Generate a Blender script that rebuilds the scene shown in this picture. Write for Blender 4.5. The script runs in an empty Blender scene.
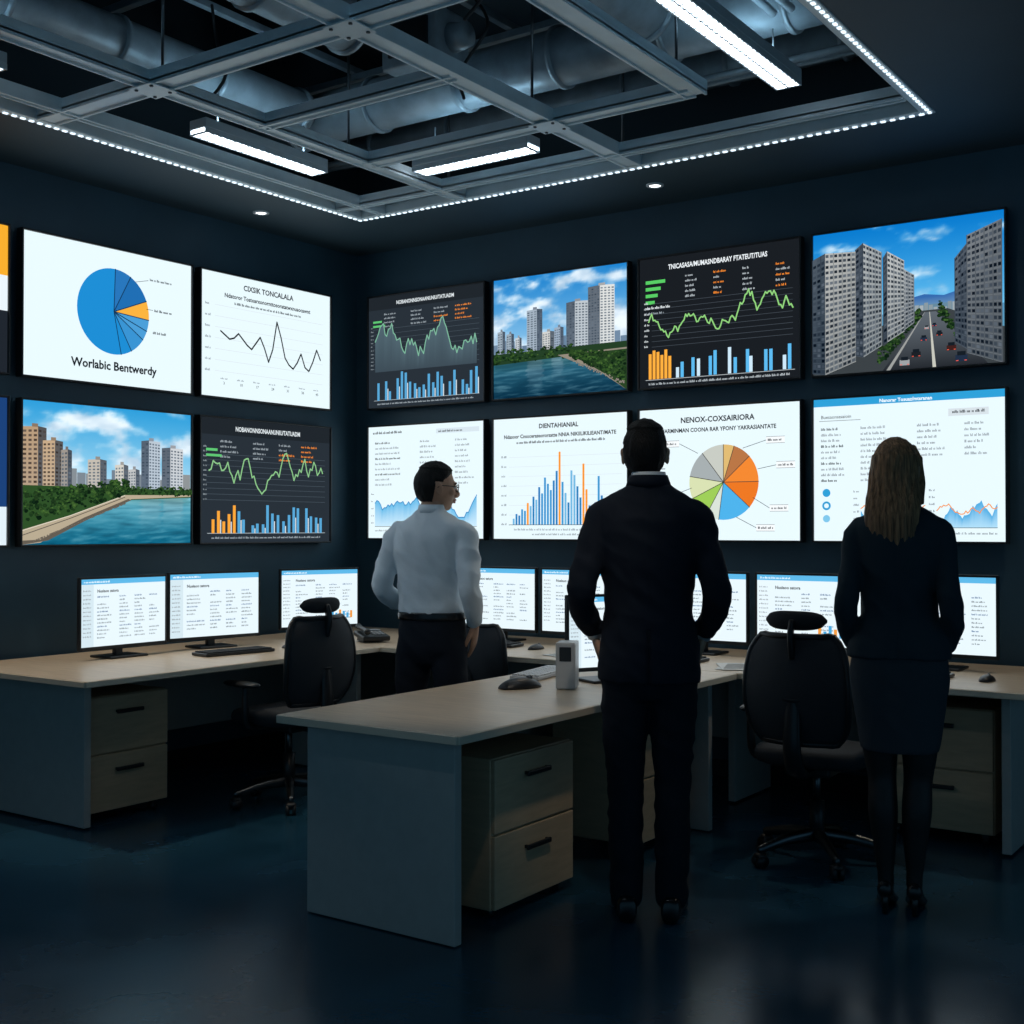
import bpy, bmesh, math, random
from mathutils import Vector, Matrix, noise
random.seed(7)
S = bpy.context.scene
try:
    S.view_settings.view_transform = 'Standard'
    S.view_settings.look = 'None'
except Exception:
    pass
LW, BW, CH = -5.88, 6.51, 3.345      # left wall x, back wall y, ceiling height
TX0, TX1, TY0, TY1 = -5.18, -1.64, 1.0, 5.77   # ceiling tray opening

def lin(c):
    return tuple(((x/255.0)/12.92 if x/255.0 <= .04045 else ((x/255.0+.055)/1.055)**2.4) for x in c)

# ------------------------------------------------------------------ materials
def mat(name, col, rough=.5, metal=0, var=0.0, vscale=8, bump=0, bscale=60, rvar=0, emit=None, es=0, stretch=(1,1,1), spec=None):
    m = bpy.data.materials.new(name); m.use_nodes = True
    nt = m.node_tree; b = nt.nodes['Principled BSDF']
    b.inputs['Base Color'].default_value = (*col, 1)
    b.inputs['Roughness'].default_value = rough
    b.inputs['Metallic'].default_value = metal
    if spec is not None: b.inputs['Specular IOR Level'].default_value = spec
    tc = nt.nodes.new('ShaderNodeTexCoord'); mp = nt.nodes.new('ShaderNodeMapping')
    mp.inputs['Scale'].default_value = stretch
    nt.links.new(tc.outputs['Object'], mp.inputs['Vector'])
    if var or rvar:
        n = nt.nodes.new('ShaderNodeTexNoise'); n.inputs['Scale'].default_value = vscale
        n.inputs['Detail'].default_value = 6
        nt.links.new(mp.outputs[0], n.inputs['Vector'])
        if var:
            r = nt.nodes.new('ShaderNodeValToRGB')
            r.color_ramp.elements[0].position = .3; r.color_ramp.elements[1].position = .7
            r.color_ramp.elements[0].color = (*[x*(1-var) for x in col], 1)
            r.color_ramp.elements[1].color = (*[min(1, x*(1+var)) for x in col], 1)
            nt.links.new(n.outputs['Fac'], r.inputs[0]); nt.links.new(r.outputs[0], b.inputs['Base Color'])
        if rvar:
            mr = nt.nodes.new('ShaderNodeMapRange')
            mr.inputs['From Min'].default_value = .3; mr.inputs['From Max'].default_value = .7
            mr.inputs['To Min'].default_value = max(0, rough-rvar); mr.inputs['To Max'].default_value = rough+rvar
            nt.links.new(n.outputs['Fac'], mr.inputs['Value']); nt.links.new(mr.outputs[0], b.inputs['Roughness'])
    if bump:
        n2 = nt.nodes.new('ShaderNodeTexNoise'); n2.inputs['Scale'].default_value = bscale; n2.inputs['Detail'].default_value = 4
        nt.links.new(mp.outputs[0], n2.inputs['Vector'])
        bp = nt.nodes.new('ShaderNodeBump'); bp.inputs['Strength'].default_value = bump; bp.inputs['Distance'].default_value = .01
        nt.links.new(n2.outputs['Fac'], bp.inputs['Height']); nt.links.new(bp.outputs[0], b.inputs['Normal'])
    if emit:
        b.inputs['Emission Color'].default_value = (*emit, 1); b.inputs['Emission Strength'].default_value = es
    return m

def ink(name, sampled, strength):
    m = bpy.data.materials.new(name); m.use_nodes = True
    nt = m.node_tree; nt.nodes.clear()
    o = nt.nodes.new('ShaderNodeOutputMaterial'); e = nt.nodes.new('ShaderNodeEmission'); a = nt.nodes.new('ShaderNodeAttribute')
    a.attribute_name = 'ink'; e.inputs['Strength'].default_value = strength
    nt.links.new(a.outputs['Color'], e.inputs['Color']); nt.links.new(e.outputs[0], o.inputs['Surface'])
    try: m.cycles.emission_sampling = 'FRONT' if sampled else 'NONE'
    except Exception: pass
    return m

M_wall = mat('wall_paint', (.036,.090,.130), .5, var=.12, vscale=3, bump=.05, bscale=150)
M_ceil = mat('ceiling_paint', (.030,.066,.092), .6, var=.1, vscale=2)
M_void = mat('plenum_dark', (.016,.028,.038), .8)
M_floor = mat('polished_concrete', (.012,.060,.105), .25, var=.35, vscale=1.3, rvar=.08, bump=.03, bscale=40)
M_top = mat('desk_laminate', (.60,.48,.35), .38, var=.1, vscale=6, stretch=(1,8,1))
M_edge = mat('desk_edge', (.72,.62,.48), .4)
M_panel = mat('desk_panel', (.48,.47,.44), .5, var=.04, vscale=20)
M_ped = mat('pedestal_laminate', (.60,.44,.28), .45, var=.08, vscale=10, stretch=(1,1,6))
M_black = mat('black_plastic', (.013,.015,.018), .38)
M_blackr = mat('black_fabric', (.018,.022,.028), .85, bump=.3, bscale=300)
M_mesh = mat('chair_mesh', (.024,.032,.042), .7, bump=.6, bscale=500)
M_chrome = mat('dark_metal', (.12,.13,.14), .3, 1)
M_frame = mat('ceiling_steel', (.74,.84,.88), .40, .1, var=.08, vscale=6)
M_duct = mat('duct_metal', (.30,.37,.42), .42, .25, var=.2, vscale=10)
M_lamp = mat('lamp_diffuser', (.8,.85,.9), .4, emit=(.84,.93,1.0), es=10)
M_upfill = mat('added_uplight_fill', (.8,.85,.9), .4, emit=(.50,.80,1.0), es=9.0)  # added upward glow that lifts the ducts and ceiling void
M_led = mat('led_diode', (.8,.85,.9), .4, emit=(.75,.9,1.0), es=1.4)
M_alu = mat('fixture_aluminium', (.60,.66,.70), .4, .3)
M_white = mat('white_plastic', (.5,.52,.54), .4)
M_paper = mat('paper', (.7,.72,.72), .7)
M_suit = mat('navy_suit_wool', (.009,.014,.025), .85, bump=.25, bscale=400, spec=.25)
M_suit2 = mat('charcoal_jacket_wool', (.022,.038,.050), .85, bump=.25, bscale=400, spec=.25)
M_skirt = mat('grey_skirt_wool', (.040,.050,.062), .85, bump=.25, bscale=400, spec=.25)
M_shirt = mat('pale_blue_shirt', (.78,.84,.88), .75, bump=.15, bscale=60)
M_trs = mat('navy_trousers', (.007,.011,.019), .85, bump=.2, bscale=300, spec=.25)
M_skin = mat('skin', (.50,.28,.18), .5, var=.06, vscale=20)
M_hair = mat('black_hair', (.007,.007,.007), .65, bump=.6, bscale=90, stretch=(3,3,.4), spec=.25)
M_brown = mat('brown_hair', (.34,.17,.080), .45, var=.7, vscale=40, bump=.8, bscale=90, stretch=(3,3,.15), spec=.3)
M_tights = mat('black_tights', (.010,.009,.010), .55)
M_shoe = mat('black_leather', (.010,.010,.011), .25)
M_eye = mat('eye_white', (.7,.7,.7), .2)
M_lip = mat('lips', (.35,.14,.12), .5)
M_base = ink('display_backlight', True, 1.15)
M_ink = ink('display_pixels', False, 1.15)

# ------------------------------------------------------------------ mesh builder
def catmull(P, sub):
    out = []
    n = len(P)
    for i in range(n-1):
        p0 = P[max(i-1,0)]; p1 = P[i]; p2 = P[i+1]; p3 = P[min(i+2,n-1)]
        for k in range(sub):
            t = k/sub
            out.append([.5*((2*b)+(-a+c)*t+(2*a-5*b+4*c-d)*t*t+(-a+3*b-3*c+d)*t**3) for a,b,c,d in zip(p0,p1,p2,p3)])
    out.append(list(P[-1]))
    return out

class MB:
    def __init__(s): s.v=[]; s.f=[]; s.m=[]; s.sm=[]
    def add(s, vs, fs, m=0, smooth=False, M=None):
        o = len(s.v)
        s.v += [tuple(M@Vector(v)) if M is not None else tuple(v) for v in vs]
        for f in fs:
            s.f.append([i+o for i in f]); s.m.append(m); s.sm.append(smooth)
    def box(s, c, size, m=0, bev=.004, R=None):
        bm = bmesh.new(); bmesh.ops.create_cube(bm, size=1)
        for v in bm.verts: v.co = Vector((v.co.x*size[0], v.co.y*size[1], v.co.z*size[2]))
        if bev:
            bmesh.ops.bevel(bm, geom=list(bm.edges), offset=min(bev, min(size)*.45), segments=2, affect='EDGES', profile=.5)
        T = Matrix.Translation(Vector(c)) @ (R.to_4x4() if R is not None else Matrix())
        bm.verts.index_update()
        s.add([v.co.copy() for v in bm.verts], [[v.index for v in f.verts] for f in bm.faces], m, False, T)
        bm.free()
    def b2(s, x0,x1,y0,y1,z0,z1,m=0,bev=.004):
        s.box(((x0+x1)/2,(y0+y1)/2,(z0+z1)/2),(x1-x0,y1-y0,z1-z0),m,bev)
    def loft(s, rings, m=0, smooth=True):
        n = len(rings[0]); vs = [p for r in rings for p in r]; fs=[]
        for i in range(len(rings)-1):
            for j in range(n):
                k=(j+1)%n
                fs.append([i*n+j, i*n+k, (i+1)*n+k, (i+1)*n+j])
        fs.append(list(range(n))[::-1]); fs.append([(len(rings)-1)*n+j for j in range(n)])
        s.add(vs, fs, m, smooth)
    def cyl(s, p0, p1, r0, r1=None, m=0, n=20):
        r1 = r0 if r1 is None else r1
        p0=Vector(p0); p1=Vector(p1); t=(p1-p0).normalized()
        u = t.orthogonal().normalized(); w=t.cross(u)
        R=[]
        for p,r in ((p0,r0),(p1,r1)):
            R.append([p+u*r*math.cos(2*math.pi*j/n)+w*r*math.sin(2*math.pi*j/n) for j in range(n)])
        s.loft(R, m, True)
    def limb(s, pts, m=0, sub=5, n=20, flat=None, cap=True):
        """pts: (x,y,z,r) -> smooth tapered tube with rounded ends"""
        P = catmull([list(p) for p in pts], sub)
        pos=[Vector(p[:3]) for p in P]; rad=[max(.001,p[3]) for p in P]
        R=[]; prev=None
        def ring(c,t,r,sc=1):
            nonlocal prev
            if prev is None:
                u=t.cross(Vector((0,1,0))) if abs(t.y)<.9 else t.cross(Vector((1,0,0)))
            else: u=prev-t*prev.dot(t)
            u.normalize(); prev=u.copy(); w=t.cross(u)
            ff = flat if flat else 1
            return [c+u*r*math.cos(2*math.pi*j/n)+w*r*ff*math.sin(2*math.pi*j/n) for j in range(n)]
        for i in range(len(pos)):
            t=(pos[min(i+1,len(pos)-1)]-pos[max(i-1,0)]).normalized()
            if i==0 and cap:
                for a in (80,55,28):
                    R.append(ring(pos[0]-t*rad[0]*math.sin(math.radians(a))*.8, t, rad[0]*math.cos(math.radians(a))))
            R.append(ring(pos[i],t,rad[i]))
            if i==len(pos)-1 and cap:
                for a in (28,55,80):
                    R.append(ring(pos[i]+t*rad[i]*math.sin(math.radians(a))*.8, t, rad[i]*math.cos(math.radians(a))))
        s.loft(R, m, True)
    def torso(s, prof, m=0, p=2.3, n=48, sub=5):
        """prof: (z, rx, ry, cy[, cx])"""
        P = catmull([list(q)+[0]*(5-len(q)) for q in prof], sub)
        R=[]
        for z,rx,ry,cy,cx in P:
            r=[]
            for j in range(n):
                a=2*math.pi*j/n; ca,sa=math.cos(a),math.sin(a)
                r.append(Vector((cx+rx*math.copysign(abs(ca)**(2/p),ca), cy+ry*math.copysign(abs(sa)**(2/p),sa), z)))
            R.append(r)
        s.loft(R,m,True)
    def sphere(s, c, r, m=0, R=None, nu=24, nv=14):
        rx,ry,rz = r if isinstance(r,(tuple,list)) else (r,r,r)
        vs=[(0,0,rz)]; fs=[]
        for i in range(1,nv):
            a=math.pi*i/nv
            for j in range(nu):
                b=2*math.pi*j/nu
                vs.append((rx*math.sin(a)*math.cos(b), ry*math.sin(a)*math.sin(b), rz*math.cos(a)))
        vs.append((0,0,-rz)); L=len(vs)-1
        for j in range(nu):
            k=(j+1)%nu
            fs.append([0,1+j,1+k])
            for i in range(nv-2):
                fs.append([1+i*nu+j,1+(i+1)*nu+j,1+(i+1)*nu+k,1+i*nu+k])
            fs.append([L,1+(nv-2)*nu+k,1+(nv-2)*nu+j])
        T = Matrix.Translation(Vector(c)) @ (R.to_4x4() if R is not None else Matrix())
        s.add(vs,fs,m,True,T)
    def mesh(s,name):
        me=bpy.data.meshes.new(name); me.from_pydata(s.v,[],s.f); me.update()
        me.polygons.foreach_set('material_index', s.m); me.polygons.foreach_set('use_smooth', s.sm)
        me.update(); return me
    def obj(s,name,mats,loc=(0,0,0),rz=0,parent=None):
        me=s.mesh(name)
        for m in mats: me.materials.append(m)
        return link(me,name,loc,rz,parent)
    def remesh(s,name,mats,vox=.008,sm=4,parent=None,deform=None,matf=None,loc=(0,0,0)):
        me=s.mesh(name+'_src'); o=bpy.data.objects.new(name+'_src',me); S.collection.objects.link(o)
        r=o.modifiers.new('r','REMESH'); r.mode='VOXEL'; r.voxel_size=vox; r.use_smooth_shade=True
        if sm:
            q=o.modifiers.new('s','SMOOTH'); q.iterations=sm; q.factor=.5
        dg=bpy.context.evaluated_depsgraph_get(); dg.update()
        nm=bpy.data.meshes.new_from_object(o.evaluated_get(dg)); nm.name=name
        bpy.data.objects.remove(o); bpy.data.meshes.remove(me)
        nm.materials.clear()
        for m in mats: nm.materials.append(m)
        if deform:
            nor=[v.normal.copy() for v in nm.vertices]
            for v,nn in zip(nm.vertices,nor): v.co=deform(v.co.copy(),nn)
        for p in nm.polygons:
            p.use_smooth=True
            p.material_index = matf(p.center) if matf else 0
        nm.update()
        return link(nm,name,loc,0,parent)

def link(me,name,loc=(0,0,0),rz=0,parent=None):
    o=bpy.data.objects.new(name,me); S.collection.objects.link(o)
    o.location=loc; o.rotation_euler=(0,0,rz)
    if parent: o.parent=parent
    return o
def empty(name,loc,rz=0):
    o=bpy.data.objects.new(name,None); o.empty_display_size=.1; S.collection.objects.link(o)
    o.location=loc; o.rotation_euler=(0,0,rz); return o

# ------------------------------------------------------------------ room
X1,Y0 = 3.2,-2.6
b=MB(); b.b2(LW-.2,X1,Y0,BW+.2,-.1,0,0,0); b.obj('floor',[M_floor])
b=MB(); b.b2(LW-.15,LW,Y0,BW+.15,0,4.5,0,0); b.obj('wall_left',[M_wall])
b=MB(); b.b2(LW,X1,BW,BW+.15,0,4.5,0,0); b.obj('wall_back',[M_wall])
b=MB()
b.b2(LW,TX0,Y0,BW,CH,CH+.12,0,0); b.b2(TX1,X1,Y0,BW,CH,CH+.12,0,0)
b.b2(TX0,TX1,TY1,BW,CH,CH+.12,0,0); b.b2(TX0,TX1,Y0,TY0,CH,CH+.12,0,0)
b.b2(LW,X1,Y0,BW,4.4,4.5,1,0)
for x0,x1,y0,y1 in ((TX0-.3,TX0-.25,TY0-.3,TY1+.3),(TX1+.25,TX1+.3,TY0-.3,TY1+.3),(TX0-.3,TX1+.3,TY1+.25,TY1+.3),(TX0-.3,TX1+.3,TY0-.3,TY0-.25)):
    b.b2(x0,x1,y0,y1,CH+.12,4.4,1,0)
b.obj('ceiling',[M_ceil,M_void])
b=MB(); b.b2(LW,LW+.015,Y0,BW,0,.10,0,.003); b.obj('baseboard_left',[M_black])
b=MB(); b.b2(LW+.015,X1,BW-.015,BW,0,.10,0,.003); b.obj('baseboard_back',[M_black])

# tray edge profile with LED diodes
b=MB()
w=.06
b.b2(TX0,TX0+w,TY0,TY1,CH-.005,CH+.05,0); b.b2(TX1-w,TX1,TY0,TY1,CH-.005,CH+.05,0)
b.b2(TX0+w,TX1-w,TY1-w,TY1,CH-.005,CH+.05,0); b.b2(TX0+w,TX1-w,TY0,TY0+w,CH-.005,CH+.05,0)
for x in (TX0+.005,TX1-.02): b.b2(x,x+.015,TY0,TY1,CH+.05,CH+.13,0,.002)
b.b2(TX0+.02,TX1-.02,TY1-.02,TY1-.005,CH+.05,CH+.13,0,.002)
y=TY0+.05
while y<TY1-.04:
    b.b2(TX0+.014,TX0+.028,y,y+.022,CH-.010,CH-.005,1,0); b.b2(TX1-.028,TX1-.014,y,y+.022,CH-.010,CH-.005,1,0); y+=.045
x=TX0+.05
while x<TX1-.04:
    b.b2(x,x+.022,TY1-.028,TY1-.014,CH-.010,CH-.005,1,0); x+=.045
b.obj('trim_1',[M_frame,M_led])

# ceiling grid beams: shallow U channels with raised lips
def beamX(b,y,x0,x1,w=.09,z=CH+.0):
    b.b2(x0,x1,y-w/2,y+w/2,z,z+.014,0,.003)
    for s_ in (-1,1): b.b2(x0,x1,y+s_*(w/2-.006)-.006,y+s_*(w/2-.006)+.006,z-.010,z+.055,0,.002)
def beamY(b,x,y0,y1,w=.09,z=CH+.0):
    b.b2(x-w/2,x+w/2,y0,y1,z+.001,z+.015,0,.003)
    for s_ in (-1,1): b.b2(x+s_*(w/2-.006)-.006,x+s_*(w/2-.006)+.006,y0,y1,z-.009,z+.056,0,.002)
b=MB()
beamY(b,-4.35,TY0+w,TY1-w,.085); beamY(b,-3.2,TY0+w,TY1-w,.10); beamY(b,-2.45,TY0+w,4.94,.11)
beamX(b,3.5,TX0+w,TX1-w,.11); beamX(b,4.9,-4.35,-2.45,.09); beamX(b,4.15,-4.35,-3.2,.06); beamX(b,2.4,TX0+w,TX1-w,.10)
beamY(b,-4.95,TY0+w,TY1-w,.05); beamX(b,5.5,TX0+w,TX1-w,.05)
for x,y in ((-4.35,3.5),(-3.2,3.5),(-3.2,4.9),(-2.45,3.5)):
    b.box((x,y,CH-.012),(.15,.15,.006),0,.002)
    for dx in(-.05,.05):
        for dy in(-.05,.05): b.cyl((x+dx,y+dy,CH-.014),(x+dx,y+dy,CH-.020),.008,m=1,n=8)
b.obj('ceiling_grid_frame',[M_frame,M_chrome])
for x,y in ((-4.35,3.55),(-4.35,4.75),(-3.2,3.55),(-3.2,4.75),(-2.45,3.55),(-2.45,4.75),(-3.2,5.6),(-4.35,5.6)):
    b=MB(); b.cyl((0,0,0),(0,0,4.4-CH-.016),.007,m=0,n=8); b.cyl((0,0,0),(0,0,.03),.014,m=0,n=8); b.obj('hanger_rod',[M_chrome],(x,y,CH+.016))
b=MB()
for y in (3.0,3.9,4.6,5.3): 
    b.b2(TX0-.2,TX1+.2,y-.02,y+.02,4.0,4.04,0)
for x in (-4.8,-3.7,-2.8,-1.95):
    b.b2(x-.02,x+.02,TY0,TY1+.2,4.04,4.08,0)
b.obj('suspended_service_rails',[M_duct])
def duct(p0,p1,r,name='round_air_duct',step=.6):
    b=MB(); p0=Vector(p0);p1=Vector(p1); b.cyl(p0,p1,r,m=0,n=36)
    L=(p1-p0).length; t=(p1-p0)/L; k=.3
    while k<L:
        b.cyl(p0+t*(k-.012),p0+t*(k+.012),r+.014,m=0,n=36); k+=step
    b.obj(name,[M_duct])
duct((TX0-.2,5.14,3.76),(TX1+.2,5.14,3.76),.14)
duct((-4.88,TY0,3.74),(-4.88,4.95,3.74),.11)
duct((-2.70,TY0,3.78),(-2.70,4.93,3.78),.15)
duct((TX0-.2,5.82,3.80),(TX1+.2,5.82,3.80),.09)
duct((-3.95,TY0,3.80),(-3.95,4.3,3.80),.13)
b=MB()
for y,z in ((5.42,3.60),(5.48,3.60)): b.cyl((TX0-.2,y,z),(TX1+.2,y,z),.018,m=0,n=12)
b.obj('conduit_pipes',[M_duct])
b=MB()
for x,z in ((-2.08,3.62),(-2.0,3.62)): b.cyl((x,TY0,z),(x,4.93,z),.018,m=0,n=12)
b.obj('conduit_pipes',[M_duct])
for pts in ([(-3.50,4.62,3.45,.008),(-3.55,4.66,3.6,.008),(-3.42,4.70,3.8,.008),(-3.5,4.70,3.96,.008)],
            [(-4.6,4.0,3.45,.008),(-4.5,4.05,3.6,.008),(-4.62,4.1,3.8,.008),(-4.6,4.05,3.96,.008)],
            [(-2.95,3.9,3.45,.008),(-2.92,4.0,3.6,.008),(-3.0,4.05,3.8,.008),(-2.95,4.0,3.96,.008)]):
    b=MB(); b.limb(pts,0,n=8); b.obj('hanging_cable',[M_black])
b=MB(); b.box((0,0,0),(.34,.26,.26),0,.01); b.box((0,-.135,0),(.24,.02,.16),1,.004); b.cyl((.17,0,0),(.26,0,0),.07,.06,0)
for dx in(-.12,.12): b.cyl((dx,.0,.12),(dx,.0,.60),.008,n=8)
b.obj('air_handling_unit',[M_duct,M_black],(-3.78,4.68,3.78))

def linear_light(cx,cy,L,alongX,z=CH+.06):
    b=MB(); wd=.12
    b.box((0,0,.05),(L,wd,.05),0,.006)
    b.box((0,0,.0165),(L-.02,wd-.024,.017),1,0)
    b.box((0,0,.0775),(L-.06,wd-.05,.004),2,0)  # glowing top face, added to brighten the void, hidden from the camera
    b.box((0, wd/2-.005,.014),(L,.008,.026),0,.002); b.box((0,-wd/2+.005,.014),(L,.008,.026),0,.002)
    n=int(L/.045)
    for i in range(n+1):
        b.box((-L/2+.01+i*(L-.02)/n,0,.005),(.009,wd-.018,.008),0,0)
    b.box((0,0,.005),(L,.007,.008),0,0)
    for dx in (-L*.35,L*.35): b.cyl((dx,0,.08),(dx,0,3.57-z),.004,m=0,n=8)
    b.obj('linear_ceiling_light',[M_alu,M_lamp,M_upfill],(cx,cy,z),0 if alongX else math.pi/2)
linear_light(-4.66,4.44,.85,False,CH-.01)
linear_light(-3.84,5.16,.75,True,CH-.01)
linear_light(-2.10,4.55,1.2,False,CH+.02)
linear_light(-4.72,2.60,.8,False,CH-.01)
linear_light(-2.8,2.5,.8,False,CH+.02)

M_lampb = mat('bulb_glass', (.8,.85,.9), .4, emit=(.95,.97,1.0), es=5)
def downlight(x,y,z,power,target=None,ang=70,on=True,col=(.85,.93,1.0)):
    b=MB(); n=24
    R=[]
    for r,zz in ((.05,0),(.05,-.008),(.034,-.010),(.032,.0)):
        R.append([Vector((r*math.cos(2*math.pi*j/n),r*math.sin(2*math.pi*j/n),zz)) for j in range(n)])
    vs=[p for r in R for p in r]; fs=[]
    for i in range(3):
        for j in range(n): fs.append([i*n+j,i*n+(j+1)%n,(i+1)*n+(j+1)%n,(i+1)*n+j])
    b.add(vs,fs,0,True); b.cyl((0,0,-.002),(0,0,-.005),.032,m=1,n=24)
    o=b.obj('downlight_real_or_added',[M_alu,M_lampb],(x,y,z))  # shared by real fixtures and unseen ones added as fill
    if power:
        L=bpy.data.lights.new('bulb','SPOT'); L.energy=power; L.spot_size=math.radians(ang); L.spot_blend=.7; L.shadow_soft_size=.06; L.color=col
        lo=bpy.data.objects.new('bulb',L); S.collection.objects.link(lo); lo.parent=o; lo.location=(0,0,-.03)
        if target:
            d=Vector(target)-Vector((x,y,z-.03)); lo.rotation_euler=d.to_track_quat('-Z','Y').to_euler()
warm=(1.0,.86,.68); cool=(.72,.88,1.0)
downlight(-5.53,5.26,CH,40,(-5.2,5.2,.75),60,col=warm)
downlight(-5.50,3.15,CH,95,(-5.1,4.0,.75),50,col=warm)  # added out-of-view spot, brightens the near end of the left desk
downlight(-3.28,6.10,CH,36,(-3.3,5.7,.75),75,col=warm)
downlight(-1.05,6.05,CH,36,(-1.6,5.7,.75),60,col=warm)  # out-of-view spot added to lift the right end of the back desk
downlight(-1.35,2.6,CH,62,(-3.05,4.1,.75),30,col=warm)  # unseen spot added to light the peninsula desktop
downlight(-5.50,2.0,CH,70,(-3.8,4.75,1.35),22,col=cool)  # unseen cool spot added as side fill on the man in shirt
downlight(-5.50,1.0,CH,30,(-1.8,4.3,1.1),34,col=cool)  # added cool fill from out of view, aimed at suited man and woman

# ------------------------------------------------------------------ display canvas
TC={}
def textgeo(s,bold):
    k=(s,bold)
    if k in TC: return TC[k]
    cu=bpy.data.curves.new('t','FONT'); cu.body=s; cu.size=1; cu.resolution_u=2; cu.offset=.028 if bold else .006
    o=bpy.data.objects.new('t',cu); S.collection.objects.link(o)
    dg=bpy.context.evaluated_depsgraph_get(); dg.update()
    me=o.evaluated_get(dg).to_mesh()
    vs=[(v.co.x,v.co.y) for v in me.vertices]; fs=[list(p.vertices) for p in me.polygons]
    o.evaluated_get(dg).to_mesh_clear(); bpy.data.objects.remove(o); bpy.data.curves.remove(cu)
    w=max([v[0] for v in vs] or [0])
    TC[k]=(vs,fs,w); return TC[k]
def mixc(a,b,t): return tuple(x+(y-x)*t for x,y in zip(a,b))
def fbm(x,y,s=0,o=4):
    v=0;a=.5;t=0
    for i in range(o):
        v+=a*noise.noise(Vector((x,y,s+i*7.3))); t+=a; x*=2.05;y*=2.05;a*=.55
    return v/t
class CV:
    def __init__(s,W,H): s.W=W;s.H=H;s.k=W/100;s.h=H/s.k; s.v=[];s.f=[];s.c=[];s.m=[];s.l=0
    def poly(s,pts,col,base=False,adv=True):
        o=len(s.v); y=-s.l*1.5e-5
        for p in pts: s.v.append((p[0]*s.k-s.W/2, y, p[1]*s.k-s.H/2))
        s.f.append(list(range(o,o+len(pts))))
        cs=col if isinstance(col,list) else [col]*len(pts)
        s.c+= [(*lin([max(0,min(255,q)) for q in c]),1) for c in cs]
        s.m.append(0 if base else 1)
        if adv: s.l+=1
    def bg(s,col): s.poly([(0,0),(100,0),(100,s.h),(0,s.h)],col,True); s.l+=30
    def rect(s,x0,y0,x1,y1,c,adv=True): s.poly([(x0,y0),(x1,y0),(x1,y1),(x0,y1)],c,False,adv)
    def grad(s,x0,y0,x1,y1,cb,ct,base=False): s.poly([(x0,y0),(x1,y0),(x1,y1),(x0,y1)],[cb,cb,ct,ct],base)
    def field(s,x0,y0,x1,y1,nx,ny,fn):
        C=[[fn(x0+(x1-x0)*i/nx,y0+(y1-y0)*j/ny) for i in range(nx+1)] for j in range(ny+1)]
        for j in range(ny):
            for i in range(nx):
                a=x0+(x1-x0)*i/nx;b_=x0+(x1-x0)*(i+1)/nx;c_=y0+(y1-y0)*j/ny;d=y0+(y1-y0)*(j+1)/ny
                s.poly([(a,c_),(b_,c_),(b_,d),(a,d)],[C[j][i],C[j][i+1],C[j+1][i+1],C[j+1][i]],adv=False)
        s.l+=10
    def line(s,pts,w,c):
        for (a,b),(p,q) in zip(pts,pts[1:]):
            d=math.hypot(p-a,q-b) or 1; nx,ny=-(q-b)/d*w/2,(p-a)/d*w/2; ex,ey=(p-a)/d*w*.3,(q-b)/d*w*.3
            s.poly([(a-nx-ex,b-ny-ey),(p-nx+ex,q-ny+ey),(p+nx+ex,q+ny+ey),(a+nx-ex,b+ny-ey)],c,adv=False)
        s.l+=1
    def disc(s,cx,cy,r,c,rim=None,a0=0,a1=360,n=None,ry=None):
        n=n or max(6,int(abs(a1-a0)/8)); ry=ry or r
        P=[(cx+r*math.cos(math.radians(a0+(a1-a0)*i/n)),cy+ry*math.sin(math.radians(a0+(a1-a0)*i/n))) for i in range(n+1)]
        for i in range(n):
            s.poly([(cx,cy),P[i],P[i+1]],[c,rim or c,rim or c],adv=False)
        s.l+=1
    def text(s,x,y,t,size,c,al='l',bold=False,maxw=None):
        vs,fs,w=textgeo(t,bold); sx=size
        if maxw and w*size>maxw: sx=maxw/w
        ox=x-(w*sx/2 if al=='c' else w*sx if al=='r' else 0)
        for f in fs: s.poly([(ox+vs[i][0]*sx,y+vs[i][1]*size) for i in f],c,adv=False)
        s.l+=1
    def words(s,x,y,wd,ht,c,rnd=random):
        """a row of tiny unreadable words"""
        e=x+wd
        while x<e-.5:
            L=min(rnd.uniform(.8,3.6),e-x); q=x
            while q<x+L:
                g=rnd.uniform(.25,.55); s.rect(q,y,min(q+g,x+L),y+ht*rnd.choice((.65,.65,1)),c,adv=False); q+=g+.16
            x+=L+.7
        s.l+=1
    def qgrid(s,q,nx,ny,c,mx=.25,my=.3,jit=0):
        def B(u,v):
            a=mixc(q[0],q[1],u); d=mixc(q[3],q[2],u); return mixc(a,d,v)
        for i in range(nx):
            for j in range(ny):
                u0=(i+mx)/nx;u1=(i+1-mx)/nx;v0=(j+my)/ny;v1=(j+1-my)/ny
                k=random.uniform(-jit,jit)*1.6; cc=tuple(x+k for x in c)
                s.poly([B(u0,v0),B(u1,v0),B(u1,v1),B(u0,v1)],cc,adv=False)
        s.l+=1
    def obj(s,name,parent,loc,rx=0):
        me=bpy.data.meshes.new(name); me.from_pydata(s.v,[],s.f); me.update()
        a=me.color_attributes.new('ink','FLOAT_COLOR','CORNER')
        flat=[q for c in s.c for q in c]; a.data.foreach_set('color',flat)
        me.polygons.foreach_set('material_index',s.m); me.materials.append(M_base); me.materials.append(M_ink)
        o=link(me,name,loc,0,parent); return o

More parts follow.
